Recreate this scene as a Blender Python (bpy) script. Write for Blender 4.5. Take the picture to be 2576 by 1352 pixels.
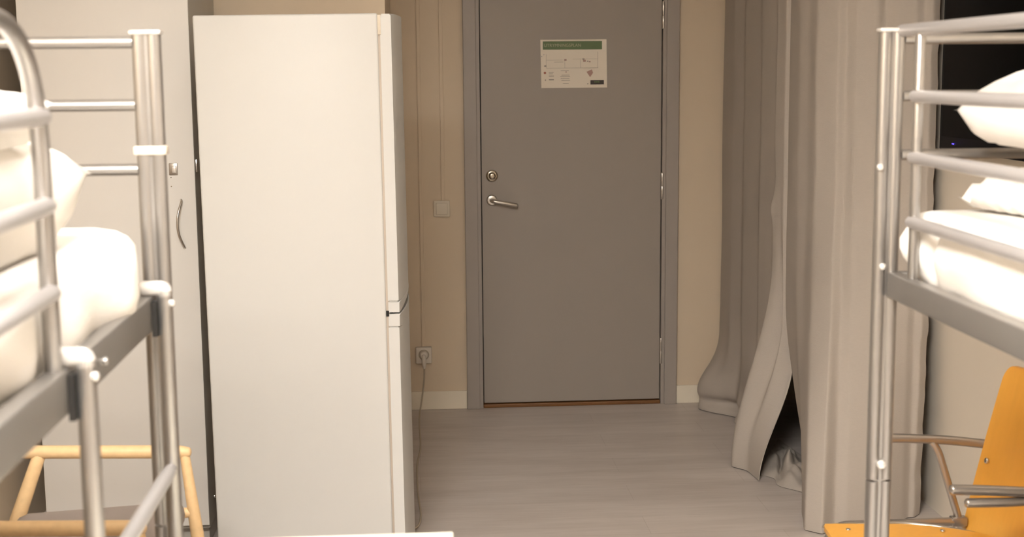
import bpy, bmesh, math, random
from mathutils import Vector, Matrix, noise, Euler
random.seed(4)
for _o in list(bpy.data.objects): bpy.data.objects.remove(_o)
SC = bpy.context.scene
COL = SC.collection

# ------------------------------------------------------------------ camera
H = 1.54; F = 3400.0; PITCH = .1446; ROLL = .0085; YAW = .0711
cd = bpy.data.cameras.new('camera'); cam = bpy.data.objects.new('camera', cd); COL.objects.link(cam)
cd.sensor_width = 36; cd.lens = F/2576*36; cd.clip_start = .02; cd.clip_end = 60
fw = Vector((math.sin(YAW)*math.cos(PITCH), math.cos(YAW)*math.cos(PITCH), -math.sin(PITCH)))
rt0 = Vector((math.cos(YAW), -math.sin(YAW), 0)); dn0 = fw.cross(rt0)
rt = rt0*math.cos(ROLL)+dn0*math.sin(ROLL); dn = dn0*math.cos(ROLL)-rt0*math.sin(ROLL)
mw = Matrix((rt, -dn, -fw)).transposed().to_4x4(); mw.translation = (0, 0, H)
cam.matrix_world = mw
cd.dof.use_dof = True; cd.dof.focus_distance = 4.6; cd.dof.aperture_fstop = 5.0
SC.camera = cam
# ------------------------------------------------------------------ world, exposure, lamps
w = bpy.data.worlds.new('world'); SC.world = w; w.use_nodes = True
w.node_tree.nodes['Background'].inputs[0].default_value = (1, .9, .8, 1)
w.node_tree.nodes['Background'].inputs[1].default_value = .02
SC.view_settings.view_transform = 'Standard'; SC.view_settings.look = 'None'
SC.view_settings.gamma = 1; SC.view_settings.use_curve_mapping = False
SC.view_settings.exposure = 0.0
LAMP_COL = (1.0, .955, .89); LAMP_E = 37.5
LAMPS = [(-.22, 2.30, .28, .28, .26, 'square opal ceiling lamp nearest the door, above the far ends of the beds'),
         (-.35, .55, .45, .35, 2.85, 'square opal ceiling lamp above the aisle, farther from the door')]   # x, y, half sizes, label

# ------------------------------------------------------------------ materials
def mat(name, col, rough=.6, metal=0.0, spec=.5, bump=None, var=None, coat=0, emit=None, aniso=None):
    m = bpy.data.materials.new(name); m.use_nodes = True
    nt = m.node_tree; b = nt.nodes['Principled BSDF']
    b.inputs['Base Color'].default_value = (*col, 1); b.inputs['Roughness'].default_value = rough
    b.inputs['Metallic'].default_value = metal; b.inputs['Specular IOR Level'].default_value = spec
    if coat: b.inputs['Coat Weight'].default_value = coat; b.inputs['Coat Roughness'].default_value = .15
    if emit: b.inputs['Emission Color'].default_value = (*emit[0], 1); b.inputs['Emission Strength'].default_value = emit[1]
    tc = nt.nodes.new('ShaderNodeTexCoord')
    if var:   # (scale xyz, amount)
        mp = nt.nodes.new('ShaderNodeMapping'); mp.inputs['Scale'].default_value = var[0]
        n = nt.nodes.new('ShaderNodeTexNoise'); n.inputs['Scale'].default_value = 1; n.inputs['Detail'].default_value = 5
        mx = nt.nodes.new('ShaderNodeMix'); mx.data_type = 'RGBA'
        mx.inputs[6].default_value = (*[c*(1-var[1]) for c in col], 1)
        mx.inputs[7].default_value = (*[min(1, c*(1+var[1])) for c in col], 1)
        nt.links.new(tc.outputs['Object'], mp.inputs[0]); nt.links.new(mp.outputs[0], n.inputs[0])
        nt.links.new(n.outputs[0], mx.inputs[0]); nt.links.new(mx.outputs[2], b.inputs['Base Color'])
    if bump:  # (scale xyz, strength, distance)
        mp = nt.nodes.new('ShaderNodeMapping'); mp.inputs['Scale'].default_value = bump[0]
        n = nt.nodes.new('ShaderNodeTexNoise'); n.inputs['Scale'].default_value = 1; n.inputs['Detail'].default_value = 4
        bp = nt.nodes.new('ShaderNodeBump'); bp.inputs['Strength'].default_value = bump[1]; bp.inputs['Distance'].default_value = bump[2]
        nt.links.new(tc.outputs['Object'], mp.inputs[0]); nt.links.new(mp.outputs[0], n.inputs[0])
        nt.links.new(n.outputs[0], bp.inputs['Height']); nt.links.new(bp.outputs[0], b.inputs['Normal'])
    return m

M = {}
M['wall'] = mat('wall_paint', (0.72, 0.6, 0.455), .75, bump=((60, 60, 60), .15, .002))
M['wallwhite'] = mat('wall_paint_light', (0.86, 0.78, 0.67), .75, bump=((60, 60, 60), .15, .002))
M['ceiling'] = mat('ceiling_paint', (0.88, 0.86, 0.83), .85)
M['dark'] = mat('shade_black', (.012, .011, .010), .8)  # near-black, shade of the alcove and narrow gaps put into the colour
M['doorgrey'] = mat('door_paint_grey', (0.35, 0.31, 0.272), .45, var=((3, 3, 1.5), .02))
M['casing'] = mat('casing_paint_grey', (0.375, 0.335, 0.3), .45)
M['base'] = mat('baseboard_paint', (.88, .80, .66), .5)
M['wood_thr'] = mat('threshold_wood', (.20, .085, .022), .5, var=((4, 60, 60), .3))
M['fridge'] = mat('fridge_enamel', (0.615, 0.61, 0.59), .42, spec=.32, bump=((14, 14, 14), .03, .004))
M['fridge_seam'] = mat('fridge_gasket', (.50, .43, .36), .6)
M['fridge_trim'] = mat('fridge_trim_plastic', (.84, .80, .74), .35)
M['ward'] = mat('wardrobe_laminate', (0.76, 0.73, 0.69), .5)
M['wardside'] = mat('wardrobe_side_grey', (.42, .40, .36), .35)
M['steel'] = mat('brushed_steel', (.62, .59, .55), .28, 1.0)
M['brass'] = mat('worn_steel_dark', (.40, .35, .28), .25, 1.0)
M['silver'] = mat('silver_bed_paint', (0.36, 0.345, 0.33), .32, .85, var=((8, 8, 30), .05))
M['silverflat'] = mat('silver_bed_rail_paint', (0.25, 0.235, 0.22), .38, .55)
M['silvertoplit'] = mat('silver_bar_toplit', (.62, .60, .605), .33, .55)  # paler than the posts: light from above put into the bar colour
M['cap'] = mat('silver_cap_gloss', (.85, .82, .78), .25, .5)
M['blackplastic'] = mat('black_plastic', (.015, .014, .013), .45)
M['sheet'] = mat('white_bed_linen', (0.88, 0.85, 0.81), .9, bump=((9, 9, 22), .35, .012))
M['pillow'] = mat('white_pillow_cotton', (0.89, 0.85, 0.8), .9, bump=((10, 10, 10), .35, .012))
M['tape'] = mat('cream_tape', (0.62, 0.54, 0.45), .6)
M['pine'] = mat('light_pine', (.80, .56, .30), .45, var=((60, 6, 60), .14))
M['greyfab'] = mat('grey_upholstery', (.33, .285, .26), .9, bump=((250, 250, 250), .25, .002))
M['ply'] = mat('honey_plywood', (.80, .40, .065), .38, var=((60, 60, 6), .07), spec=.4)
M['plyedge'] = mat('plywood_edge', (.60, .42, .22), .5)
M['tube'] = mat('satin_steel_tube', (0.42, 0.39, 0.36), .32, .85)
M['chrome'] = mat('polished_steel', (.75, .73, .70), .15, 1.0)
M['table'] = mat('cream_tabletop', (.90, .86, .74), .35)
M['tv'] = mat('tv_black_gloss', (.002, .002, .002), .5, spec=.03)
M['tvbez'] = mat('tv_bezel_black', (.004, .004, .006), .5, spec=.05)
M['led'] = mat('blue_indicator', (.02, .02, .3), .4, emit=((.08, .05, 1), 3.0))
M['plastic'] = mat('ivory_plastic', (0.74, 0.67, 0.55), .4)
M['plasticg'] = mat('grey_white_plastic', (0.75, 0.69, 0.61), .4)
M['cord'] = mat('cream_cord', (.50, .43, .33), .5)
M['paper'] = mat('paper_sheet', (.86, .78, .66), .35, bump=((12, 6, 12), .2, .004))
M['green'] = mat('printed_green', (.10, .16, .055), .4, var=((9, 9, 30), .3))
M['lightprint'] = mat('printed_pale', (.45, .45, .28), .4)
M['greyprint'] = mat('printed_grey', (.36, .31, .26), .5)
M['redprint'] = mat('printed_red', (.42, .13, .08), .5)
M['pinkprint'] = mat('printed_pink', (.46, .29, .24), .5)
M['blackprint'] = mat('printed_black', (.035, .025, .018), .45)
M['curtain'] = mat('grey_curtain_weave', (.48, .43, .38), .9, var=((70, 70, 220), .045), bump=((420, 420, 420), .3, .0015))
M['lampglow'] = mat('lamp_opal', (1, 1, 1), .5)

def floor_mat():
    m = bpy.data.materials.new('vinyl_plank_floor'); m.use_nodes = True; nt = m.node_tree; N = nt.nodes; L = nt.links
    b = N['Principled BSDF']; tc = N.new('ShaderNodeTexCoord')
    def nz(scale, det, rough=.55):
        mp = N.new('ShaderNodeMapping'); mp.inputs['Scale'].default_value = scale
        n = N.new('ShaderNodeTexNoise'); n.inputs['Scale'].default_value = 1; n.inputs['Detail'].default_value = det; n.inputs['Roughness'].default_value = rough
        L.new(tc.outputs['Object'], mp.inputs[0]); L.new(mp.outputs[0], n.inputs[0]); return n
    n1 = nz((1.6, 9, 1), 4); n2 = nz((5, 55, 1), 5, .6)
    a = N.new('ShaderNodeMath'); a.operation = 'MULTIPLY_ADD'; a.inputs[1].default_value = .6
    L.new(n1.outputs[0], a.inputs[0])
    a2 = N.new('ShaderNodeMath'); a2.operation = 'MULTIPLY'; a2.inputs[1].default_value = .4
    L.new(n2.outputs[0], a2.inputs[0]); L.new(a2.outputs[0], a.inputs[2])
    r = N.new('ShaderNodeValToRGB'); r.color_ramp.elements[0].position = .35; r.color_ramp.elements[1].position = .66
    r.color_ramp.elements[0].color = (.54, .48, .44, 1); r.color_ramp.elements[1].color = (.66, .60, .56, 1)
    L.new(a.outputs[0], r.inputs[0])
    br = N.new('ShaderNodeTexBrick'); br.offset = .37
    br.inputs['Color1'].default_value = (.97, .97, .97, 1); br.inputs['Color2'].default_value = (1.04, 1.04, 1.04, 1); br.inputs['Mortar'].default_value = (.90, .89, .88, 1)
    br.inputs['Mortar Size'].default_value = .0015; br.inputs['Brick Width'].default_value = 1.22; br.inputs['Row Height'].default_value = .18; br.inputs['Scale'].default_value = 1
    L.new(tc.outputs['Object'], br.inputs[0])
    mx = N.new('ShaderNodeMix'); mx.data_type = 'RGBA'; mx.blend_type = 'MULTIPLY'; mx.inputs[0].default_value = 1
    L.new(r.outputs[0], mx.inputs[6]); L.new(br.outputs[0], mx.inputs[7]); L.new(mx.outputs[2], b.inputs['Base Color'])
    b.inputs['Roughness'].default_value = .42; b.inputs['Specular IOR Level'].default_value = .35
    bp = N.new('ShaderNodeBump'); bp.inputs['Strength'].default_value = .12; bp.inputs['Distance'].default_value = .001
    L.new(n2.outputs[0], bp.inputs['Height']); L.new(bp.outputs[0], b.inputs['Normal'])
    return m
M['floor'] = floor_mat()

# ------------------------------------------------------------------ mesh helpers (all in world coordinates)
ORIGIN = {}
def link(name, bm, m, parent=None, smooth=True, angle=40):
    me = bpy.data.meshes.new(name)
    bmesh.ops.recalc_face_normals(bm, faces=bm.faces)
    org = Vector((0, 0, 0))
    if parent is not None: org = ORIGIN[parent.name]
    bm.transform(Matrix.Translation(-org))
    if smooth:
        for f in bm.faces: f.smooth = True
        lim = math.radians(angle)
        for e in bm.edges:
            if len(e.link_faces) == 2 and e.calc_face_angle(0) > lim: e.smooth = False
    bm.to_mesh(me); bm.free()
    for mm in (m if isinstance(m, (list, tuple)) else [m]): me.materials.append(mm)
    o = bpy.data.objects.new(name, me); COL.objects.link(o)
    if parent is not None:
        o.parent = parent; ORIGIN[o.name] = org
    else:
        ORIGIN[o.name] = org
    return o
def thing(name, label, cat, loc, group=None):
    o = bpy.data.objects.new(name, None); o.empty_display_size = .1; COL.objects.link(o); o.location = loc
    o['label'] = label; o['category'] = cat
    if group: o['group'] = group
    ORIGIN[o.name] = Vector(loc); return o
def tag(o, label, cat, group=None):
    o['label'] = label; o['category'] = cat
    if group: o['group'] = group
    # put the origin at the thing's base
    vs = [v.co for v in o.data.vertices]
    c = Vector((sum(v.x for v in vs)/len(vs), sum(v.y for v in vs)/len(vs), min(v.z for v in vs)))
    o.data.transform(Matrix.Translation(-c)); o.location = c; ORIGIN[o.name] = c
    return o
def struct(o): o['kind'] = 'structure'; return o

def box(bm, x0, x1, y0, y1, z0, z1, bev=0, seg=2, mi=0):
    r = bmesh.ops.create_cube(bm, size=1)
    vs = r['verts']
    for v in vs:
        v.co = Vector(((x0+x1)/2+v.co.x*(x1-x0), (y0+y1)/2+v.co.y*(y1-y0), (z0+z1)/2+v.co.z*(z1-z0)))
    fs = {f for v in vs for f in v.link_faces}
    for f in fs: f.material_index = mi
    if bev:
        es = {e for f in fs for e in f.edges}
        bmesh.ops.bevel(bm, geom=list(es), offset=bev, segments=seg, affect='EDGES', profile=.5)
    return bm
def B(*a, **k):
    bm = bmesh.new(); box(bm, *a, **k); return bm
def fillet(pts, rad, n=8):
    pts = [Vector(p) for p in pts]; out = [pts[0]]
    for i in range(1, len(pts)-1):
        a, b, c = pts[i-1], pts[i], pts[i+1]
        r = rad[i-1] if isinstance(rad, (list, tuple)) else rad
        u = (a-b); v = (c-b); r = min(r, u.length*.49, v.length*.49)
        p0 = b+u.normalized()*r; p1 = b+v.normalized()*r
        for k in range(n+1):
            t = k/n; out.append(p0*(1-t)**2+b*2*t*(1-t)+p1*t*t)
    out.append(pts[-1]); return out
def tube(bm, pts, r, seg=16, dome=True, sx=1.0, mi=0):
    pts = [Vector(p) for p in pts]
    T = []
    for i in range(len(pts)):
        a = pts[max(0, i-1)]; b = pts[min(len(pts)-1, i+1)]
        T.append((b-a).normalized())
    up = Vector((0, 0, 1)) if abs(T[0].z) < .9 else Vector((1, 0, 0))
    nrm = (up-T[0]*up.dot(T[0])).normalized()
    rings = []
    def ring(c, nrm, t, rad):
        bi = t.cross(nrm); return [bm.verts.new(c+(nrm*math.cos(2*math.pi*k/seg)+bi*math.sin(2*math.pi*k/seg)*sx)*rad) for k in range(seg)]
    frames = []
    for i, p in enumerate(pts):
        nrm = (nrm-T[i]*nrm.dot(T[i])).normalized(); frames.append((p, nrm.copy(), T[i]))
    rr = r if isinstance(r, (list, tuple)) else [r]*len(pts)
    if dome:
        p, n, t = frames[0]
        for a in (80, 55, 28): a = math.radians(a); rings.append(ring(p-t*rr[0]*math.sin(a)*.6, n, t, rr[0]*math.cos(a)))
    for (p, n, t), q in zip(frames, rr): rings.append(ring(p, n, t, q))
    if dome:
        p, n, t = frames[-1]
        for a in (28, 55, 80): a = math.radians(a); rings.append(ring(p+t*rr[-1]*math.sin(a)*.6, n, t, rr[-1]*math.cos(a)))
    fs = []
    for A, C in zip(rings, rings[1:]):
        for k in range(seg): fs.append(bm.faces.new((A[k], A[(k+1) % seg], C[(k+1) % seg], C[k])))
    fs.append(bm.faces.new(rings[0][::-1])); fs.append(bm.faces.new(rings[-1]))
    for f in fs: f.material_index = mi
    return bm
def TB(pts, r, **k):
    bm = bmesh.new(); tube(bm, pts, r, **k); return bm
def disc(bm, c, axis, r, h, seg=24, bev=.3):
    """short cylinder from c along axis with a softened rim"""
    a = Vector(axis).normalized(); c = Vector(c)
    tube(bm, [c, c+a*h*.6, c+a*h*.9, c+a*h], [r, r, r*(1-bev*.4), r*(1-bev)], seg=seg, dome=False); return bm

def softbox(bm, x0, x1, y0, y1, z0, z1, rad, res=.03, disp=None):
    """rounded, finely divided cushion block"""
    c = Vector(((x0+x1)/2, (y0+y1)/2, (z0+z1)/2)); h = Vector(((x1-x0)/2, (y1-y0)/2, (z1-z0)/2))
    n = [max(4, int(2*h[i]/res)) for i in range(3)]
    cache = {}
    def vert(p):
        k = (round(p.x, 5), round(p.y, 5), round(p.z, 5))
        if k in cache: return cache[k]
        core = Vector([max(-(h[i]-rad), min(h[i]-rad, p[i])) for i in range(3)])
        d = p-core
        q = core+d.normalized()*rad if d.length > 1e-9 else p.copy()
        nn = d.normalized() if d.length > 1e-9 else Vector((0, 0, 1))
        q = q+c
        if disp: q = disp(q, nn)
        cache[k] = bm.verts.new(q); return cache[k]
    for ax in range(3):
        u, v = [i for i in range(3) if i != ax]
        for s in (-1, 1):
            for i in range(n[u]):
                for j in range(n[v]):
                    ps = []
                    for (a, b) in ((0, 0), (1, 0), (1, 1), (0, 1)):
                        p = Vector((0, 0, 0)); p[ax] = s*h[ax]
                        p[u] = -h[u]+2*h[u]*(i+a)/n[u]; p[v] = -h[v]+2*h[v]*(j+b)/n[v]; ps.append(vert(p))
                    if len(set(ps)) >= 3:
                        try: bm.faces.new(list(dict.fromkeys(ps)))
                        except ValueError: pass
    return bm

def pillow(c, L, W, T, rot, seed, name, label, m, sag=0.0, zmin=None, pw=.40, under=1.0):
    bm = bmesh.new(); n = 34; R = Euler(rot).to_matrix(); c = Vector(c)
    grid = {}
    for s in (1, -1):
        for i in range(n+1):
            for j in range(n+1):
                u = -1+2*i/n; v = -1+2*j/n
                edge = i in (0, n) or j in (0, n)
                if edge and s == -1: grid[(s, i, j)] = grid[(1, i, j)]; continue
                th = ((1-abs(u)**3.4)*(1-abs(v)**3.4))**pw
                pinch = 1-.07*(1-abs(v)**2)*abs(u)**4; pinchv = 1-.09*(1-abs(u)**2)*abs(v)**4
                p = Vector((u*L/2*pinch, v*W/2*pinchv, s*th*T/2*(under if s < 0 else 1)))
                w_ = noise.noise(Vector((u*2.6+seed, v*2.6, s*3.0)))*.016+noise.noise(Vector((u*7+seed, v*5, s*5.0)))*.006
                p.z += w_*(th+.25)
                cr = abs(u*v)**3
                p.z += cr*.010*math.sin(seed+u*3)
                p.z -= sag*(u*u)
                if seed == 9.3 and max(abs(u), abs(v)) > .88:   # ruffled hem
                    p.z += .007*math.sin(i*1.9+j*2.1); p.x *= 1+.012*math.sin(j*2.3)
                q = R @ p+c
                if zmin is not None and q.z < zmin: q.z = zmin+(q.z-zmin)*.06
                grid[(s, i, j)] = bm.verts.new(q)
    for s in (1, -1):
        for i in range(n):
            for j in range(n):
                q = [grid[(s, i, j)], grid[(s, i+1, j)], grid[(s, i+1, j+1)], grid[(s, i, j+1)]]
                bm.faces.new(q if s == 1 else q[::-1])
    o = link(name, bm, m, angle=80)
    return tag(o, label, 'pillow')

# ------------------------------------------------------------------ the room
XL, XR, YB, YD, ZC = -1.34, 1.80, -2.2, 6.10, 2.62
struct(link('floor', B(XL-.1, 2.75, YB-.1, YD+.3, -.08, 0), M['floor'], smooth=False))
struct(link('ceiling', B(XL-.1, 2.75, YB-.1, YD+.3, ZC, ZC+.1), M['ceiling'], smooth=False))
struct(link('wall_left', B(XL-.1, XL, YB, 4.97, 0, ZC), M['wall'], smooth=False))
struct(link('wall_rear', B(XL-.1, XR+.1, YB-.1, YB, 0, ZC), M['curtain'], smooth=False))  # unseen wall, darkened to cut frontal reflections in the bed tubes
struct(link('wall_right', B(XR, XR+.1, YB, 4.62, 0, ZC), M['wallwhite'], smooth=False))
bm = bmesh.new(); box(bm, XL-.1, -.095, 4.87, 4.97, 0, ZC)
struct(link('wall_inner', bm, M['wall'], smooth=False))
struct(link('wall_corridor', B(-.195, -.095, 4.97, 6.2, 0, ZC), M['wall'], smooth=False))
bm = bmesh.new()                                   # wall with the doorway
box(bm, -.195, .255, YD, YD+.12, 0, ZC); box(bm, 1.165, 1.80, YD, YD+.12, 0, ZC); box(bm, .255, 1.165, YD, YD+.12, 2.13, ZC)
struct(link('wall_door', bm, M['wall'], smooth=False))
bm = bmesh.new()                                   # alcove behind the curtain, its shade put into near-black walls
box(bm, 1.80, 2.7, YD-.0, YD+.1, 0, ZC); box(bm, 2.6, 2.7, 4.5, YD, 0, ZC); box(bm, 1.90, 2.6, 4.5, 4.62, 0, ZC)
struct(link('wall_alcove', bm, M['dark'], smooth=False))
struct(link('trim_1', B(1.794, 1.812, 4.60, 4.626, 0, ZC), M['wallwhite'], smooth=False))

def baseboard(name, *a):
    struct(link(name, B(*a, bev=.003), M['base'], smooth=False))
baseboard('baseboard_door_left', -.094, .2215, YD-.014, YD, 0, .085)
baseboard('baseboard_door_right', 1.1965, 1.60, YD-.014, YD, 0, .085)

# door casing, leaf, threshold
bm = bmesh.new()
for x0, x1 in ((.2225, .280), (1.138, 1.1955)):
    box(bm, x0, x1, 6.072, YD+.005, 0, 2.16, bev=.003)
box(bm, .2225, 1.1955, 6.072, YD+.005, 2.105, 2.165, bev=.003)
for x0, x1 in ((.276, .296), (1.1225, 1.142)):
    box(bm, x0, x1, 6.084, YD+.10, 0, 2.11, bev=.0015)
box(bm, .28, 1.14, 6.084, YD+.10, 2.092, 2.115, bev=.0015)
struct(link('trim_2', bm, M['casing'], smooth=False))
struct(link('trim_3', B(.2965, 1.122, 6.088, 6.19, 0, .017, bev=.004), M['wood_thr'], smooth=False))
leaf = struct(link('door_1', B(.3005, 1.1185, 6.098, 6.138, .022, 2.088, bev=.0015), M['doorgrey'], smooth=False))
struct(link('trim_4', B(.255, 1.165, 6.145, 6.16, 0, 2.13), M['dark'], smooth=False))
yf = 6.098
bm = bmesh.new(); disc(bm, (.345, yf, .965), (0, -1, 0), .0245, .010, bev=.25); disc(bm, (.345, yf-.008, .965), (0, -1, 0), .011, .022)
ros = link('handle_rosette', bm, M['steel'], leaf); ros['label'] = 'round steel handle rosette'
pts = fillet([(.345, yf-.02, .965), (.345, yf-.052, .965), (.455, yf-.052, .944)], .014)
link('lever', TB(pts, .0098), M['steel'], ros)
bm = bmesh.new(); disc(bm, (.347, yf, 1.075), (0, -1, 0), .027, .008, bev=.35); disc(bm, (.347, yf-.006, 1.075), (0, -1, 0), .0165, .016, bev=.5)
cyl = link('lock_cylinder', bm, M['brass'], leaf); cyl['label'] = 'dark round lock cylinder'
for zc in (1.786, 1.019, .252, 2.0):
    if zc == 2.0: continue
    bm = bmesh.new(); tube(bm, [(1.1235, yf-.008, zc-.058), (1.1235, yf-.008, zc-.002)], .0075, seg=14); tube(bm, [(1.1235, yf-.008, zc+.002), (1.1235, yf-.008, zc+.058)], .0075, seg=14)
    link('hinge', bm, M['steel'], leaf)

# evacuation plan on the door
sx0, sx1, sz0, sz1 = .5715, .8690, 1.4665, 1.681
yS = yf-.0008
bm = bmesh.new(); n = 16
def sy(u, v): return yS-.0012-.0016*math.sin(u*7)*(v-.5)-.0018*(abs(u-.5)*2)**3
g = [[[bm.verts.new((sx0+(sx1-sx0)*i/n+.0035*(1-j/n)-.002, sy(i/n, j/n)-d, sz0+(sz1-sz0)*j/n)) for j in range(n+1)] for i in range(n+1)] for d in (0, .0006)]
for i in range(n):
    for j in range(n):
        bm.faces.new((g[0][i][j], g[0][i][j+1], g[0][i+1][j+1], g[0][i+1][j])); bm.faces.new((g[1][i][j], g[1][i+1][j], g[1][i+1][j+1], g[1][i][j+1]))
for i in range(n):
    for j in (0, n): bm.faces.new((g[0][i][j], g[0][i+1][j], g[1][i+1][j], g[1][i][j]))
    for k in (0, n): bm.faces.new((g[0][k][i], g[0][k][i+1], g[1][k][i+1], g[1][k][i]))
sign = tag(link('evacuation_plan_sign', bm, M['paper']), 'laminated evacuation plan with green header taped to the grey door', 'sign')
def px2s(x, y):   # position measured inside the sheet, 0..1 from the top left
    return sx0+(sx1-sx0)*x, sz1-(sz1-sz0)*y
def smark(bm, x0, y0, x1, y1, d=.0050):
    a, c = px2s(x0, y0); b, e = px2s(x1, y1); box(bm, a, b, yS-d, yS-d+.0012, e, c)
bm = bmesh.new(); smark(bm, .03, .035, .925, .205); link('green_header', bm, M['green'], sign)
bm = bmesh.new()
for (x0, y0, x1, y1) in ((.08, .585, .86, .59), (.86, .25, .864, .59), (.08, .30, .083, .59), (.36, .42, .363, .585), (.60, .42, .603, .585), (.08, .42, .33, .424), (.48, .40, .86, .404), (.20, .46, .34, .466),
                         (.12, .67, .19, .68), (.12, .70, .18, .71), (.12, .745, .195, .76), (.12, .815, .195, .84), (.30, .64, .42, .648), (.31, .73, .43, .738), (.29, .76, .44, .768), (.30, .80, .43, .808), (.31, .84, .44, .848), (.33, .905, .42, .915), (.05, .53, .08, .56), (.06, .82, .075, .85), (.70, .91, .72, .93), (.63, .39, .66, .42), (.70, .44, .72, .46)):
    smark(bm, x0, y0, x1, y1, .0046)
link('floor_plan_lines', bm, M['greyprint'], sign)
bm = bmesh.new(); disc(bm, (px2s(.06, .685)[0], yS-.0036, px2s(.06, .685)[1]), (0, -1, 0), .0052, .0012); link('red_symbol', bm, M['redprint'], sign)
for (x, y, s) in ((.37, .42, .018), (.66, .44, .02), (.74, .46, .012), (.38, .67, .010)):
    bm = bmesh.new(); smark(bm, x-s, y-s, x+s, y+s, .0044); link('pink_mark', bm, M['pinkprint'], sign)
bm = bmesh.new()
a = px2s(.69, .67); bb = px2s(.77, .62); c2 = px2s(.79, .69); d2 = px2s(.745, .78)
va = [bm.verts.new((p[0], yS-.0044, p[1])) for p in (a, bb, c2, d2)]; f = bm.faces.new(va); r_ = bmesh.ops.extrude_face_region(bm, geom=[f])
for v in r_['geom']:
    if isinstance(v, bmesh.types.BMVert): v.co.y -= .001
link('key_diagram', bm, M['pinkprint'], sign)
bm = bmesh.new(); smark(bm, .75, .845, .955, .935); link('black_label', bm, M['blackprint'], sign)
bm = bmesh.new(); smark(bm, .81, .862, .83, .895, .0056); smark(bm, .838, .862, .858, .895, .0056); smark(bm, .866, .862, .886, .895, .0056); link('green_lettering', bm, M['green'], sign)
def text(name, s, x, y, wid, hgt, m, parent):
    cu = bpy.data.curves.new(name, 'FONT'); cu.body = s; cu.size = .02; cu.extrude = .0003
    to = bpy.data.objects.new(name, cu); COL.objects.link(to)
    dg = bpy.context.evaluated_depsgraph_get(); me = bpy.data.meshes.new_from_object(to.evaluated_get(dg))
    bpy.data.objects.remove(to)
    xs = [v.co.x for v in me.vertices]; ys = [v.co.y for v in me.vertices]
    org = ORIGIN[parent.name]; px, pz = px2s(x, y)
    for v in me.vertices:
        v.co = Vector((px+(v.co.x-min(xs))/(max(xs)-min(xs))*wid, yS-.0056-v.co.z, pz+(v.co.y-min(ys))/(max(ys)-min(ys))*hgt))-org
    me.materials.clear(); me.materials.append(m)
    o = bpy.data.objects.new(name, me); COL.objects.link(o); o.parent = parent
    return o
text('header_lettering', 'UTRYMNINGSPLAN', .05, .15, .165, .014, M['lightprint'], sign)
bm = bmesh.new()
for (x, y) in ((.045, .31), (.012, .345)): 
    p = px2s(x, y); disc(bm, (p[0], yS-.0036, p[1]), (0, -1, 0), .0022, .0015)
link('laminate_bubble', bm, M['cap'], sign)

# cable trunking, switch, outlet and cord on the wall beside the door
def trunk(name, x, z0, z1, label):
    o = link(name, B(x-.005, x+.011, YD-.009, YD, z0, z1, bev=.002), M['wall'], smooth=False); tag(o, label, 'cable cover')
trunk('cable_cover', .122, .966, ZC, 'painted cable cover running from the light switch up the wall')
trunk('cable_cover', .022, .296, ZC, 'painted cable cover running from the socket up the wall')
sw = thing('light_switch', 'square ivory rocker light switch on the wall left of the door', 'light switch', (.118, YD, .93))
link('switch_frame', B(.118-.037, .118+.037, YD-.014, YD, .93-.037, .93+.037, bev=.005), M['plastic'], sw)
link('rocker', B(.118-.026, .118+.026, YD-.021, YD-.013, .93-.026, .93+.027, bev=.003), M['plastic'], sw)
ou = thing('wall_socket', 'square wall socket above the baseboard with a plug in it', 'socket', (.025, YD, .258))
bm = B(.025-.036, .025+.036, YD-.028, YD, .258-.038, .258+.038, bev=.005); link('socket_frame', bm, M['plasticg'], ou)
bm = bmesh.new(); tube(bm, [(.025+.022*math.cos(a*math.pi/16), YD-.029, .262+.022*math.sin(a*math.pi/16)) for a in range(33)], .0022, seg=8, dome=False)
link('socket_ring', bm, M['cord'], ou)
pc = thing('power_cord', 'cream power cord hanging from the socket to the floor beside the fridge', 'cord', (.02, 6.0, 0))
bm = bmesh.new(); disc(bm, (.025, YD-.028, .262), (0, -1, 0), .0185, .022, bev=.3); tube(bm, fillet([(.025, YD-.045, .262), (.025, YD-.052, .235), (.026, YD-.05, .205)], .01), [.010]*10+[.006], seg=12)
link('plug', bm, M['plasticg'], pc)
pts = [(.026, YD-.05, .215), (.024, YD-.05, .15), (.012, YD-.06, .06), (.002, YD-.11, .010), (-.0, 5.8, .004), (.002, 5.44, .004), (-.012, 5.20, .004), (-.012, 4.9, .004), (-.006, 4.70, .004), (-.002, 4.56, .004), (-.018, 4.44, .006), (-.08, 4.36, .02)]
def smooth_path(pts, n=8):
    P = [Vector(p) for p in pts]; out = []
    for i in range(len(P)-1):
        a = P[max(0, i-1)]; b = P[i]; c = P[i+1]; d = P[min(len(P)-1, i+2)]
        for k in range(n):
            t = k/n; out.append(.5*((2*b)+(c-a)*t+(2*a-5*b+4*c-d)*t*t+(3*b-a-3*c+d)*t**3))
    out.append(P[-1]); return out
link('cable', TB(smooth_path(pts), .0035, seg=8), M['cord'], pc)

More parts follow.
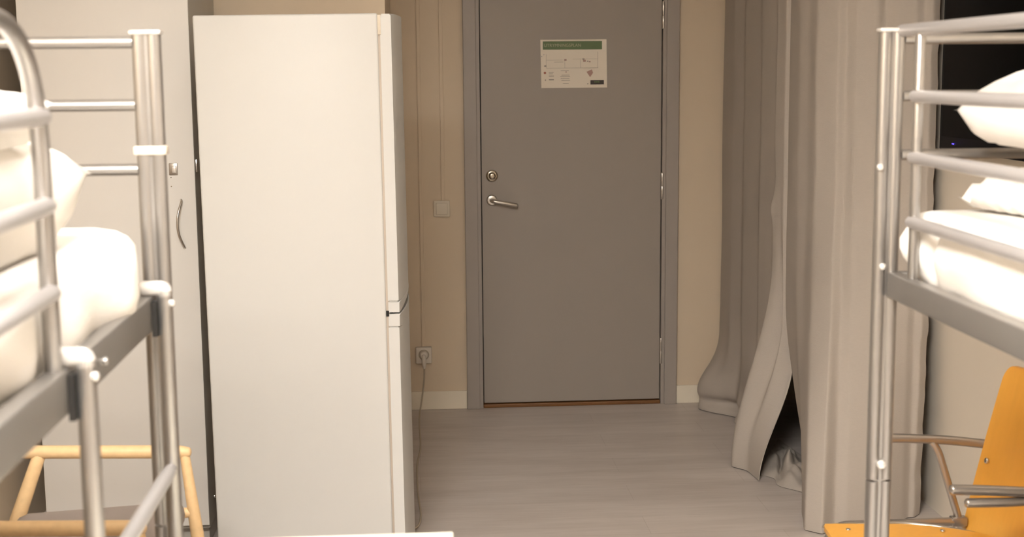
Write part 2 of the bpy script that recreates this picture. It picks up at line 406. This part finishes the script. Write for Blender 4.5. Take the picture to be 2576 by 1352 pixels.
# ------------------------------------------------------------------ fridge freezer
fr = thing('fridge_freezer', 'tall white fridge freezer seen from its side, doors facing the walkway', 'fridge', (-.35, 4.17, 0))
fx0, fx1, fy0, fy1, fz = -.6015, -.0850, 3.90, 4.46, 1.706
bm = bmesh.new(); box(bm, fx0, fx1, fy0, fy1, .03, fz, bev=.006, seg=3); box(bm, fx0+.02, fx1-.02, fy0+.02, fy1-.02, 0, .04)
link('body', bm, M['fridge'], fr)
link('gasket', B(fx1-.004, fx1+.010, fy0+.006, fy1-.01, .06, fz-.05, bev=.001), M['fridge_seam'], fr)
def bow(t): return .022*math.sin(math.pi*t)**.9+.005*t
def bowed_door(name, z0, z1):
    bm = bmesh.new(); n = 18; x0 = fx1+.006; rows = []
    prof = []
    for i in range(n+1):
        t = i/n; y = fy0+.002+(fy1-fy0-.004)*t
        prof.append((x0+.034+bow(t)-(.003 if i in (0, n) else 0), y))
    for z in (z0, z1):
        rows.append([bm.verts.new((x0, fy0+.002, z))]+[bm.verts.new((x, y, z)) for x, y in prof]+[bm.verts.new((x0, fy1-.002, z))])
    k = len(rows[0])
    for i in range(k): bm.faces.new((rows[0][i], rows[0][(i+1) % k], rows[1][(i+1) % k], rows[1][i]))
    bm.faces.new(rows[0][::-1]); bm.faces.new(rows[1])
    es = [e for e in bm.edges if abs(e.verts[0].co.z-e.verts[1].co.z) < 1e-6]
    bmesh.ops.bevel(bm, geom=es, offset=.004, segments=2, affect='EDGES')
    return link(name, bm, M['fridge'], fr)
d1 = bowed_door('door', .876, fz-.002); d2 = bowed_door('door', .06, .804)
# moulded grips along the split: slim lips, with a finger recess that opens in the middle of the bowed front
def grip(za, zb, name, par):
    bm = bmesh.new(); n = 24; L0 = []
    for i in range(n+1):
        t = i/n; y = fy0+.0022+(fy1-fy0-.0044)*t; x = fx1+.0385+bow(t)+(.0015 if 0 < i < n else 0); z0, z1 = za(t), zb(t)
        L0.append([bm.verts.new((fx1+.0065, y, z0)), bm.verts.new((x, y, z0)), bm.verts.new((x+.0006, y, z1)), bm.verts.new((fx1+.0065, y, z1))])
    for a, b_ in zip(L0, L0[1:]):
        for k in range(4): bm.faces.new((a[k], a[(k+1) % 4], b_[(k+1) % 4], b_[k]))
    bm.faces.new(L0[0]); bm.faces.new(L0[-1][::-1])
    tube(bm, [(fx1+.0388+bow(i/n), fy0+.004+(fy1-fy0-.008)*i/n, (zb(i/n) if name == 'upper_grip' else za(i/n)+.0345)) for i in range(n+1)], .0022, seg=8)
    link(name, bm, M['fridge'], par)
grip(lambda t: .8455+.020*math.sin(math.pi*t), lambda t: .8755, 'upper_grip', d1)
grip(lambda t: .804, lambda t: .8405-.004*math.sin(math.pi*t), 'lower_grip', d2)
bm = bmesh.new(); box(bm, fx1-.006, fx1+.020, fy0+.012, fy1-.01, .838, .848)
link('split_gap', bm, M['dark'], fr)  # near-black strip, shade between the doors put into its colour
bm = bmesh.new(); box(bm, fx1+.0, fx1+.0085, fy0+.001, fy0+.03, .834, .850); link('hole_shade', bm, M['dark'], fr)  # dark box painting the shaded hole at the body corner
bm = bmesh.new(); box(bm, fx1-.001, fx1+.008, fy0+.0008, fy0+.05, fz-.060, fz-.005); link('top_hinge', bm, M['brass'], fr)
fr.rotation_euler = (0, math.radians(-.42), 0)

# ------------------------------------------------------------------ wardrobe
wd = thing('wardrobe', 'tall cream wardrobe with slim bow handle standing behind the fridge', 'wardrobe', (-.95, 4.58, 0))
wx0, wx1, wy0, wy1 = -1.208, -.690, 4.30, 4.86
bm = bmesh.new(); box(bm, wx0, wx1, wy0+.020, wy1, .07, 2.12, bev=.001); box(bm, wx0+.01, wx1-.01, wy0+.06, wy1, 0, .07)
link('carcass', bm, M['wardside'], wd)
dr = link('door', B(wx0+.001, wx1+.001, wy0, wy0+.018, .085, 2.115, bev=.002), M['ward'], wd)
pts = [(-.735+.004*0, wy0, 1.150), (-.733, wy0-.010, 1.142), (-.741, wy0-.026, 1.11), (-.744, wy0-.030, 1.075), (-.741, wy0-.026, 1.04), (-.731, wy0-.010, 1.006), (-.729, wy0, .998)]
h_ = link('bow_handle', TB(smooth_path(pts), .0042, seg=12), M['steel'], dr); h_['label'] = 'slim steel bow handle'
bm = bmesh.new(); box(bm, -.768, -.741, wy0-.003, wy0+.001, 1.228, 1.266, bev=.002); lp = link('lock_plate', bm, M['tube'], dr)
bm = bmesh.new(); box(bm, -.757, -.746, wy0-.006, wy0-.002, 1.235, 1.257, bev=.0015); link('latch', bm, M['cap'], lp)
for zh in (1.221, 1.193):
    bm = bmesh.new(); disc(bm, (-.763, wy0+.0005, zh), (0, -1, 0), .002, .001); link('screw_hole', bm, M['brass'], dr)
link('side_hinge', B(wx1-.002, wx1+.006, wy0+.022, wy0+.042, 1.235, 1.275, bev=.001), M['steel'], wd)
link('side_screw', TB([(wx1-.002, wy0+.12, .145), (wx1+.004, wy0+.12, .145)], .006, seg=12), M['chrome'], wd)

# ------------------------------------------------------------------ bunk beds
def bunk(side, xo, yfar, label):
    """side -1: bed left of the aisle, +1: right; xo = outer (aisle) face of the rail; yfar = centre of the far posts"""
    s = side; ynear = yfar-2.03; W = .88
    t = thing('bunk_bed', label, 'bunk bed', (xo+s*W/2, (yfar+ynear)/2, 0))
    xa = xo+s*.001; xb = xo+s*(W-.048)
    def post(xc, y):
        bm = bmesh.new()
        for dx in (.012, .0355):
            tube(bm, [(xc+s*dx, y, .008), (xc+s*dx, y, .765)], .0122, dome=False, seg=20); tube(bm, [(xc+s*dx, y, .769), (xc+s*dx, y, 1.606)], .0122, dome=False, seg=20)
        box(bm, min(xc+s*.012, xc+s*.0355), max(xc+s*.012, xc+s*.0355), y-.008, y+.008, .008, 1.606)
        p = link('bed_post', bm, M['silver'], t)
        bm = bmesh.new(); a, b_ = sorted((xc-s*.002, xc+s*.050)); box(bm, a, b_, y-.015, y+.015, 1.606, 1.613, bev=.003); link('post_cap', bm, M['cap'], p)
        bm = bmesh.new(); box(bm, a, b_, y-.015, y+.015, 0, .01, bev=.002); link('foot', bm, M['blackplastic'], p)
        return p
    x1 = xo-s*.023 if s > 0 else xo+.022     # posts stand slightly outside the rail line
    x1 = {1: .8445, -1: -.4145}[s]
    P = [post(x1, yfar), post(x1, ynear), post(xb, yfar), post(xb, ynear)]
    for z, nm in ((1.170, 'upper'), (.36, 'lower')):
        for xr in (xo, xo+s*(W-.03)):
            a, b_ = sorted((xr, xr+s*.026)); bm = bmesh.new(); box(bm, a, b_, ynear+.012, yfar-.010, z-.050, z+(.008 if s < 0 else -.003), bev=.0035, seg=3)
            sr = link('side_rail', bm, M['silverflat'], t)
            if xr == xo and s < 0:
                bm = bmesh.new()
                for k in range(1): tube(bm, [(xo-s*.004, yfar-.42, z-.024), (xo+s*.002, yfar-.42, z-.024)], .006, seg=12)
                link('bolt', bm, M['silver'], sr)
        for y in (yfar, ynear):
            a, b_ = sorted((x1+s*.04, xb+s*.01)); link('end_rail', B(a, b_, y-.010, y+.010, z-.050, z-.004, bev=.003), M['silverflat'], t)
        for k in range(12):
            y = ynear+.12+k*(yfar-ynear-.2)/11; a, b_ = sorted((xo+s*.024, xo+s*(W-.03)))
            link('slat', B(a, b_, y-.02, y+.02, z-.044, z-.030), M['silverflat'], t)
    for y in (yfar, ynear):
        for z in (1.5935, 1.4905, 1.3835):
            link('end_bar', TB([(x1+s*.046, y, z), (xb+s*.004, y, z)], .0098, dome=False), M['silver'], t)
    # guard rails
    def guard(xg, y0, y1, arc_far, vfar):
        bm = bmesh.new(); r = .0112
        if arc_far: pts = fillet([(xg, y0, 1.165), (xg, y0, 1.603), (xg, y1, 1.603), (xg, y1, 1.165)], [.12, .17], n=14)
        else: pts = fillet([(xg, y0, 1.165), (xg, y0, 1.608), (xg, y1, 1.608)], [.12], n=14)
        tube(bm, pts, r, seg=18); g = link('guard_frame', bm, M['silver'] if arc_far else M['silvertoplit'], t)
        if not arc_far:
            link('guard_upright', TB([(xg, vfar, 1.165), (xg, vfar, 1.603)], .0092), M['silver'], t)
        for z in (1.4915, 1.3835, 1.2765-.008*(s > 0)):
            link('guard_bar', TB([(xg-s*.004, y0, z), (xg-s*.004, (y1 if arc_far else vfar)+(.006 if not arc_far else .0), z)], .0112), M['silvertoplit'], t)
    if s < 0:
        guard(-.450, .9, 1.672, True, None)
        guard(xo-(W-.012), .4, 2.0, True, None)
    else:
        guard(.885, .9, 2.425, False, 2.335)
        guard(xo+(W-.012), .6, 2.1, True, None)
    return t, P
bl, PL = bunk(-1, -.437, 2.30, 'silver metal bunk bed with a ladder on its side, left of the aisle')
br, PR = bunk(1, .868, 2.43, 'silver metal bunk bed with a full length guard rail, right of the aisle')
# tape and bolts on the posts
bm = bmesh.new(); box(bm, -.4655, -.4115, 2.2855, 2.3145, 1.408, 1.423, bev=.003); tp = link('tape_band', bm, M['tape'], PL[0]); tp['label'] = 'cream tape band'
def boltcap(x, y, z, par, ax=(0, -1, 0), r=.0065):
    bm = bmesh.new(); a = Vector(ax); tube(bm, [Vector((x, y, z)), Vector((x, y, z))+a*.004], r, seg=14); link('bolt', bm, M['cap'], par)
boltcap(.8480, 2.417, 1.362, PR[0]); boltcap(.858, 2.417, 1.178, PR[0]); boltcap(.868, 2.417, .800, PR[0], r=.009)
# ladder hooked over the left bed's side rail
lad = thing('ladder', 'silver bunk ladder hooked over the side rail of the left bed', 'ladder', (-.42, 1.97, 0))
for y in (1.699, 2.246):
    u = link('upright', TB([(-.4175, y, .02), (-.4175, y, 1.186)], .0128, dome=False, seg=20), M['silver'], lad)
    bm = bmesh.new(); tube(bm, fillet([(-.4175, y, 1.178), (-.4175, y, 1.190), (-.452, y, 1.190)], .008, n=5), .0128, seg=18); link('hook', bm, M['cap'], u)
    boltcap(-.4175+.010, y-.006, 1.166, u, ax=(1, -.4, 0), r=.0060)
    bm = bmesh.new(); box(bm, -.4365, -.4285, y-.020, y+.006, 1.112, 1.170); link('dark_block', bm, M['blackplastic'], u)  # small black block between the upright and the side rail
    bm = bmesh.new(); tube(bm, [(-.4175, y, 0), (-.4175, y, .03)], .015, seg=18, dome=False); link('foot', bm, M['blackplastic'], u)
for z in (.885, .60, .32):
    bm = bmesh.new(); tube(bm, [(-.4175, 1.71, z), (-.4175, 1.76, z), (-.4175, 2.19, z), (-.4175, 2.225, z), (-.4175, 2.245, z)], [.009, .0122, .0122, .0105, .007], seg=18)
    link('rung', bm, M['silvertoplit'], lad)

# mattresses and bedding
def mdisp(seed, amp, corner=None):
    def f(q, n):
        a = noise.noise(Vector((q.x*5+seed, q.y*4, q.z*9)))*amp
        b = noise.noise(Vector((q.x*13+seed, q.y*9, q.z*3)))*amp*.45
        q = q+n*(a+b)
        if corner: q = corner(q, n)
        return q
    return f
def cornL(q, n):
    # sheet bulges over the far corner, hangs in pleats along the aisle side
    if n.x > .3:
        k = n.x*max(0, min(1, (1.30-q.z)/.12))
        q.x += .009*math.sin(q.y*38+3*math.sin(q.y*5))*k*(q.z < 1.28)
        q.x += .030*math.exp(-((q.y-2.12)/.16)**2)*n.x
    return q
o = link('mattress', softbox(bmesh.new(), -1.285, -.468, .36, 2.236, 1.152, 1.294, .042, .022, mdisp(3, .008, cornL)), M['sheet'], angle=80)
tag(o, 'white sheeted mattress on the upper bunk of the left bed', 'mattress')
def cornR(q, n):
    if n.x < -.3:
        k = -n.x
        q.x -= .028*math.exp(-((q.y-2.385)/.030)**2)*k*max(0, 1-abs(q.z-1.235)/.07)
        q.x += .030*math.exp(-((q.y-2.30)/.018)**2)*k*max(0, 1-abs(q.z-1.22)/.09)
        q.x -= .006*math.sin(q.z*70+q.y*2)*k
    return q
o = link('mattress', softbox(bmesh.new(), .899, 1.715, .5, 2.410, 1.150, 1.286, .032, .016, mdisp(8, .006, cornR)), M['sheet'], angle=80)
tag(o, 'white sheeted mattress on the upper bunk of the right bed', 'mattress')
o = link('mattress', softbox(bmesh.new(), -1.285, -.468, .34, 2.26, .342, .48, .05, .04, mdisp(13, .007)), M['sheet'], angle=80)
tag(o, 'white sheeted mattress on the lower bunk of the left bed', 'mattress')
o = link('mattress', softbox(bmesh.new(), .899, 1.715, .45, 2.41, .335, .475, .05, .04, mdisp(18, .007)), M['sheet'], angle=80)
tag(o, 'white sheeted mattress on the lower bunk of the right bed', 'mattress')
pillow((-.835, 1.745, 1.388), .72, .52, .155, (math.radians(1), math.radians(-2.5), math.radians(-2)), 1.3, 'pillow', 'white pillow lying on the left upper mattress, beneath another pillow', M['pillow'], zmin=1.299, under=2.3)
pillow((-.815, 1.60, 1.474), .70, .46, .115, (math.radians(3), math.radians(-1), math.radians(3)), 5.1, 'pillow', 'white pillow stacked on top of another on the left upper bunk', M['pillow'], zmin=1.452, under=2)
pillow((1.345, 2.17, 1.335), .70, .46, .15, (math.radians(-2), math.radians(-3.2), math.radians(6)), 9.3, 'pillow', 'white pillow with ruffled edge flat on the right upper mattress', M['pillow'], zmin=1.293, under=1.4)
pillow((1.315, 2.16, 1.466), .70, .46, .16, (math.radians(2), math.radians(-.5), math.radians(-3)), 2.2, 'pillow', 'white pillow on top of the ruffled one on the right upper bunk', M['pillow'], zmin=1.408, under=1.4)

# ------------------------------------------------------------------ curtains
def lerp_path(path, s):
    """path: list of (s, x, y)"""
    for a, b in zip(path, path[1:]):
        if s <= b[0]:
            t = (s-a[0])/max(1e-9, b[0]-a[0]); t = max(0, min(1, t)); t2 = t*t*(3-2*t)*.6+t*.4
            return Vector((a[1]+(b[1]-a[1])*t2, a[2]+(b[2]-a[2])*t2, 0))
    return Vector((path[-1][1], path[-1][2], 0))
def smooth_curve(path, nu, sig):
    """the fold line sampled evenly and softened"""
    raw = [lerp_path(path, max(0, min(1, k/400))) for k in range(401)]
    out = []
    for i in range(nu+1):
        c = i/nu; acc = Vector((0, 0, 0)); wt = 0
        for k in range(max(0, int((c-3*sig)*400)), min(400, int((c+3*sig)*400))+1):
            g_ = math.exp(-((k/400-c)/sig)**2/2); acc += raw[k]*g_; wt += g_
        out.append(acc/wt if 0 < i < nu else raw[int(c*400)])
    return out
def sst(a, b, x):
    t = max(0, min(1, (x-a)/(b-a))); return t*t*(3-2*t)
def curtain(name, top, bot, flare, ztop, label, extra=None, nu=150, nz=90, th=.003):
    bm = bmesh.new(); rows = []
    TT = smooth_curve(top, nu, .014); BB = smooth_curve(bot, nu, .014)
    for j in range(nz+1):
        tz = (j/nz)**1.5; z = .004+(ztop-.004)*tz; row = []
        for i in range(nu+1):
            s = i/nu
            T = TT[i]; Bt = BB[i]; zf = lerp_path(flare, s).x
            k = 1-sst(0, zf, z); k = k**1.15
            p = T.lerp(Bt, k); p.z = z
            p.x += .004*noise.noise(Vector((p.y*3, z*1.3, 4)))+.0025*noise.noise(Vector((p.y*9, z*3, 1)))
            if extra: p = extra(s, z, p)
            row.append(p)
        rows.append(row)
    V = [[bm.verts.new(p) for p in r] for r in rows]
    for j in range(nz):
        for i in range(nu): bm.faces.new((V[j][i], V[j][i+1], V[j+1][i+1], V[j+1][i]))
    bmesh.ops.recalc_face_normals(bm, faces=bm.faces)
    bmesh.ops.solidify(bm, geom=bm.faces[:], thickness=th)
    o = link(name, bm, M['curtain'], angle=75)
    return tag(o, label, 'curtain')
topA = [(0, 1.40, 6.085), (.06, 1.385, 6.02), (.20, 1.383, 5.82), (.30, 1.402, 5.70), (.36, 1.382, 5.62), (.50, 1.397, 5.40), (.56, 1.378, 5.33), (.68, 1.393, 5.16), (.72, 1.382, 5.10), (.78, 1.365, 5.07), (.90, 1.380, 4.985), (1, 1.425, 4.96)]
botA = [(0, 1.36, 6.085), (.06, 1.30, 6.06), (.12, 1.285, 5.97), (.20, 1.33, 5.87), (.30, 1.42, 5.78), (.36, 1.38, 5.70), (.48, 1.44, 5.56), (.60, 1.40, 5.40), (.68, 1.34, 5.24), (.76, 1.222, 5.09), (.80, 1.212, 5.05), (.90, 1.262, 4.98), (1, 1.270, 4.855)]
flA = [(0, .34, 0), (.15, .40, 0), (.4, .35, 0), (.6, .5, 0), (.78, .85, 0), (1, .46, 0)]
def exA(s, z, p):
    # belly of slack cloth just above the floor by the door wall, kink in the leading fold
    b = math.exp(-((z-.13)/.08)**2)*math.exp(-((s-.14)/.10)**2)
    p.x -= .030*b
    c = math.exp(-((z-.045)/.022)**2)*math.exp(-((s-.24)/.10)**2)
    p.x += .045*c
    p.x += .018*math.exp(-((z-1.12)/.10)**2)*math.exp(-((s-.74)/.04)**2)-.016*math.exp(-((z-1.02)/.05)**2)*math.exp(-((s-.76)/.04)**2)
    p.x += .030*math.exp(-((s-.865)/.028)**2)*math.exp(-((z-.50)/.34)**2)
    p.x += .028*math.exp(-((z-.062-.03*(s-.2))/.014)**2)*math.exp(-((s-.26)/.10)**2)
    if z < .5: p.x += .010*math.sin(s*34+z*9)*(1-z/.5)*(s < .7)
    return p
ca = curtain('curtain', topA, botA, flA, 2.42, 'grey curtain panel nearest the door, its corner pulled out on the floor', exA)
topB = [(0, 1.435, 5.03), (.06, 1.392, 4.98), (.17, 1.388, 4.83), (.23, 1.405, 4.76), (.28, 1.405, 4.69), (.40, 1.460, 4.61), (.46, 1.49, 4.61), (.50, 1.51, 4.575), (.62, 1.575, 4.545), (.67, 1.605, 4.555), (.71, 1.63, 4.52), (.84, 1.69, 4.495), (.88, 1.715, 4.50), (.93, 1.735, 4.475), (1, 1.765, 4.49)]
botB = [(0, 1.46, 4.90), (.06, 1.42, 4.76), (.12, 1.395, 4.66), (.20, 1.335, 4.50), (.28, 1.285, 4.30), (.40, 1.335, 4.25), (.46, 1.39, 4.30), (.50, 1.42, 4.28), (.62, 1.50, 4.29), (.67, 1.55, 4.33), (.71, 1.57, 4.31), (.84, 1.645, 4.36), (.88, 1.675, 4.39), (.93, 1.695, 4.385), (1, 1.730, 4.42)]
flB = [(0, .62, 0), (.15, .9, 0), (.4, 1.2, 0), (1, 1.3, 0)]
def exB(s, z, p):
    p.y += (-.030*sst(1.75, 1.35, z)+.02*sst(1.3, .9, z)*0)*(s > .8)*(s-.8)*5*0
    if s > .9: p.y += (.003*math.sin(z*45)+.002*math.sin(z*83+1))*(s-.9)*10; p.x += .0015*math.sin(z*31)
    return p
cb = curtain('curtain', topB, botB, flB, 2.42, 'grey curtain panel nearest the television, hanging to the floor', exB)
# slack hem lying on the floor between the two panels
bm = bmesh.new(); NU, NV = 60, 34; V = []
for i in range(NU+1):
    u = i/NU; r = []
    for j in range(NV+1):
        v = j/NV
        a = Vector((1.300, 4.93, 0)).lerp(Vector((1.395, 4.655, 0)), u); b_ = Vector((1.50, 5.42, 0)).lerp(Vector((1.56, 4.92, 0)), u)
        a.x += .018*math.sin(u*9); p = a.lerp(b_, v)
        h = .085*math.sin(math.pi*min(1, v*1.15))**.8*(.55+.45*math.sin(u*11+v*5))+.040*noise.noise(Vector((u*7, v*7, 2)))*math.sin(math.pi*v)
        h *= .62*math.sin(math.pi*min(1, max(0, .06+u*.90)))**.5
        p.z = .004+max(0, h)+(.014*abs(math.sin(u*10+v*7+1.5*math.sin(v*6)))+.022*abs(noise.noise(Vector((u*5+3, v*4, 7)))))*math.sin(math.pi*v)*min(1, u*6)
        r.append(bm.verts.new(p))
    V.append(r)
for i in range(NU):
    for j in range(NV): bm.faces.new((V[i][j], V[i+1][j], V[i+1][j+1], V[i][j+1]))
bmesh.ops.recalc_face_normals(bm, faces=bm.faces); bmesh.ops.solidify(bm, geom=bm.faces[:], thickness=.003)
link('gathered_hem', bm, M['curtain'], cb, angle=80)
link('hem_band', B(1.4, 1.401, 3.6, 3.601, 2.40, 2.401), M['curtain'], cb) if False else None
bm = bmesh.new(); box(bm, 1.385, 1.415, 4.56, 6.09, 2.425, 2.45, bev=.003); box(bm, 1.40, 1.79, 4.50, 4.53, 2.425, 2.45, bev=.003)
o = link('curtain_rail', bm, M['ceiling']); tag(o, 'white ceiling track the grey curtains hang from', 'curtain rail')
struct(link('trim_5', B(1.36, 1.80, 4.47, 6.10, 2.45, ZC), M['ceiling'], smooth=False))

# ------------------------------------------------------------------ television on the right wall
tv = thing('television', 'black flat television on the right wall beyond the bed', 'television', (1.77, 3.90, 1.27))
link('case', B(1.742, 1.795, 3.42, 4.40, 1.272, 1.875, bev=.006), M['tvbez'], tv)
link('screen', B(1.7395, 1.743, 3.445, 4.375, 1.318, 1.85, bev=.001), M['tv'], tv)
for dy in (0, .010): link('indicator_light', B(1.7405, 1.7425, 4.272+dy, 4.277+dy, 1.2945, 1.299), M['led'], tv)

# ------------------------------------------------------------------ plywood chair on the right
ch = thing('plywood_armchair', 'honey plywood chair with steel tube arms by the right wall', 'chair', (1.2, 2.93, 0))
ZS = .45
def plate(bm, outline, z_of, th, mi=0):
    n = len(outline)
    top = [bm.verts.new((x, y, z_of(x, y))) for x, y in outline]; bot = [bm.verts.new((x, y, z_of(x, y)-th)) for x, y in outline]
    bm.faces.new(top); bm.faces.new(bot[::-1])
    for i in range(n): bm.faces.new((top[i], top[(i+1) % n], bot[(i+1) % n], bot[i]))
# seat outline: front edge at x .965, far side bulges to y 3.10
ol = [(.967, 3.070), (.975, 3.089), (1.0, 3.095), (1.06, 3.099), (1.12, 3.101), (1.17, 3.099), (1.22, 3.078), (1.26, 3.050), (1.30, 3.015), (1.335, 2.97), (1.35, 2.93), (1.335, 2.85), (1.30, 2.80), (1.24, 2.765), (1.16, 2.750), (1.06, 2.750), (.99, 2.755), (.970, 2.775), (.962, 2.85), (.960, 2.93), (.962, 3.0)]
bm = bmesh.new(); plate(bm, ol, lambda x, y: ZS+.012*((x-1.15)/.2)**2-.010, .012)
link('seat', bm, M['ply'], ch, angle=30)
bm = bmesh.new(); tube(bm, smooth_path([(x+(.006 if x > 1.2 else 0), y+.004, ZS-.012) for x, y in ol[1:11]], 4), .0075, seg=12); link('seat_rim', bm, M['chrome'], ch)
bm = bmesh.new()
for x, y in ((1.02, 3.05), (1.02, 2.80), (1.24, 3.02), (1.24, 2.82)): disc(bm, (x, y, ZS-.004), (0, 0, 1), .006, .003)
link('seat_screw', bm, M['chrome'], ch)
# backrest: curved board leaning back
bm = bmesh.new(); NU, NV = 20, 24; F_, G_ = [], []
def backpt(u, v, d):   # u 0..1 far->near side, v 0..1 bottom->top
    rc = .045; z = .42*v; ins = rc-math.sqrt(max(0, rc*rc-max(0, z-(.42-rc))**2))
    y = 2.945+(.5-u)*2*(.2-ins)
    x = 1.340+.085*v+.030*math.sin(math.pi*u)+.012*v*v
    return Vector((x+d, y, .405+z))
def vrow(j): return .88*j/14 if j <= 14 else .88+.12*math.sin(math.pi/2*(j-14)/(NV-14))
for i in range(NU+1):
    F_.append([bm.verts.new(backpt(i/NU, vrow(j), 0)) for j in range(NV+1)]); G_.append([bm.verts.new(backpt(i/NU, vrow(j), .011)) for j in range(NV+1)])
for i in range(NU):
    for j in range(NV):
        bm.faces.new((F_[i][j], F_[i+1][j], F_[i+1][j+1], F_[i][j+1])); bm.faces.new((G_[i][j], G_[i][j+1], G_[i+1][j+1], G_[i+1][j]))
for i in range(NU):
    for k in (0, NV): bm.faces.new((F_[i][k], F_[i+1][k], G_[i+1][k], G_[i][k]))
for j in range(NV):
    for k in (0, NU): bm.faces.new((F_[k][j], F_[k][j+1], G_[k][j+1], G_[k][j]))
link('backrest', bm, M['ply'], ch, angle=35)
bm = bmesh.new()
for y in (3.115, 2.78): disc(bm, (1.385, y, .587), (-1, 0, .2), .0075, .006)
link('backrest_screw', bm, M['chrome'], ch)
for ys, nm in ((3.165, 1), (2.745, -1)):
    # arm, brace under it and the leg down to the seat frame
    g = link('arm', TB(smooth_path([(1.145, ys, .638), (1.22, ys, .634), (1.30, ys, .628), (1.375, ys-.006*nm, .620), (1.40, ys-.012*nm, .618)], 5), .0115, seg=16), M['tube'], ch)
    if nm < 0:
        link('arm_brace', TB([(1.18, ys, .607), (1.28, ys, .606), (1.40, ys+.012, .606)], .0105, seg=16), M['tube'], ch)
    xs_ = 0 if nm > 0 else .10
    link('arm_support', TB(fillet([(1.262+xs_, ys, .628), (1.280+xs_, ys-.004*nm, .60), (1.325+xs_, ys-.03*nm, .44)], .016), .0095, seg=14), M['tube'], ch)
    bm = B(1.305, 1.345, min(ys-.045*nm, ys-.02*nm), max(ys-.045*nm, ys-.02*nm), .418, .442, bev=.004); link('clamp', bm, M['tube'], ch)
    link('leg', TB(fillet([(1.31, ys-.035*nm, .43), (1.0, ys-.035*nm, .43), (.955, ys-.02*nm, .008)], .05), .0105, seg=14), M['tube'], ch)
    link('leg', TB([(1.33, ys-.03*nm, .43), (1.45, ys-.02*nm, .008)], .0105, seg=14), M['tube'], ch)
link('back_frame', TB([(1.418, 3.16, .62), (1.446, 2.955, .615), (1.418, 2.75, .62)], .0095, seg=12), M['tube'], ch)

# ------------------------------------------------------------------ pine armchair on the left
ar = thing('pine_armchair', 'light pine armchair with grey seat in front of the wardrobe', 'armchair', (-.78, 3.03, 0))
for y in (3.31, 2.74):
    link('armrest', TB([(-.995, y, .622), (-.97, y, .622), (-.60, y, .612), (-.575, y, .610)], [.012, .0165, .0165, .013], seg=18), M['pine'], ar)
    link('leg', TB([(-.938, y, .612), (-1.0, y, .45), (-1.10, y, .01)], [.016, .0185, .013], seg=16), M['pine'], ar)
    link('leg', TB([(-.585, y, .612), (-.562, y, .40), (-.525, y, .01)], [.012, .0165, .013], seg=16), M['pine'], ar)
    link('seat_bar', TB([(-1.02, y, .43), (-.575, y, .455)], .013, seg=14), M['pine'], ar)
def fd(q, n): return q+n*.004*noise.noise(q*6)
bm = bmesh.new(); softbox(bm, -.985, -.580, 2.775, 3.285, .425, .492, .028, .03, lambda q, n: Vector((q.x, q.y, q.z+(q.x+.78)*.05)))
link('seat_cushion', bm, M['greyfab'], ar, angle=70)
bm = bmesh.new(); softbox(bm, -1.085, -1.025, 2.79, 3.27, .47, .90, .028, .03, lambda q, n: Vector((q.x-(q.z-.47)*.25, q.y, q.z)))
link('back_cushion', bm, M['greyfab'], ar, angle=70)
for y in (3.27, 2.79): link('back_post', TB([(-1.06, y, .43), (-1.19, y, .92)], .014, seg=14), M['pine'], ar)
link('back_bar', TB([(-1.19, 3.285, .915), (-1.19, 2.775, .915)], .015, seg=14), M['pine'], ar)

# ------------------------------------------------------------------ table between the beds
tb = thing('table', 'cream topped table between the beds, only its far edge in view', 'table', (-.17, 1.75, 0))
link('tabletop', B(-.395, .055, 1.20, 2.262, .722, .750, bev=.003), M['table'], tb)
for x in (-.36, .02):
    for y in (1.24, 2.222): link('leg', B(x-.018, x+.018, y-.018, y+.018, 0, .722, bev=.003), M['cap'], tb)
link('apron', B(-.35, .01, 1.25, 2.212, .66, .722), M['cap'], tb)

# ------------------------------------------------------------------ ceiling lamps
for (x, y, hx, hy, ef, lab) in LAMPS:
    gl = mat('lamp_glow', (.9, .9, .88), .5, emit=(LAMP_COL, LAMP_E*ef))
    lm = thing('ceiling_lamp', lab, 'ceiling lamp', (x, y, ZC-.06))
    bm = bmesh.new(); box(bm, x-hx-.02, x+hx+.02, y-hy-.02, y+hy+.02, ZC-.03, ZC)
    for sx_ in (-1, 1): box(bm, min(x+sx_*hx, x+sx_*(hx+.02)), max(x+sx_*hx, x+sx_*(hx+.02)), y-hy-.02, y+hy+.02, ZC-.048, ZC-.03); box(bm, x-hx, x+hx, min(y+sx_*hy, y+sx_*(hy+.02)), max(y+sx_*hy, y+sx_*(hy+.02)), ZC-.048, ZC-.03)
    link('lamp_base', bm, M['ceiling'], lm)
    link('opal_shade', B(x-hx, x+hx, y-hy, y+hy, ZC-.042, ZC-.0302, bev=.003, seg=2), gl, lm)
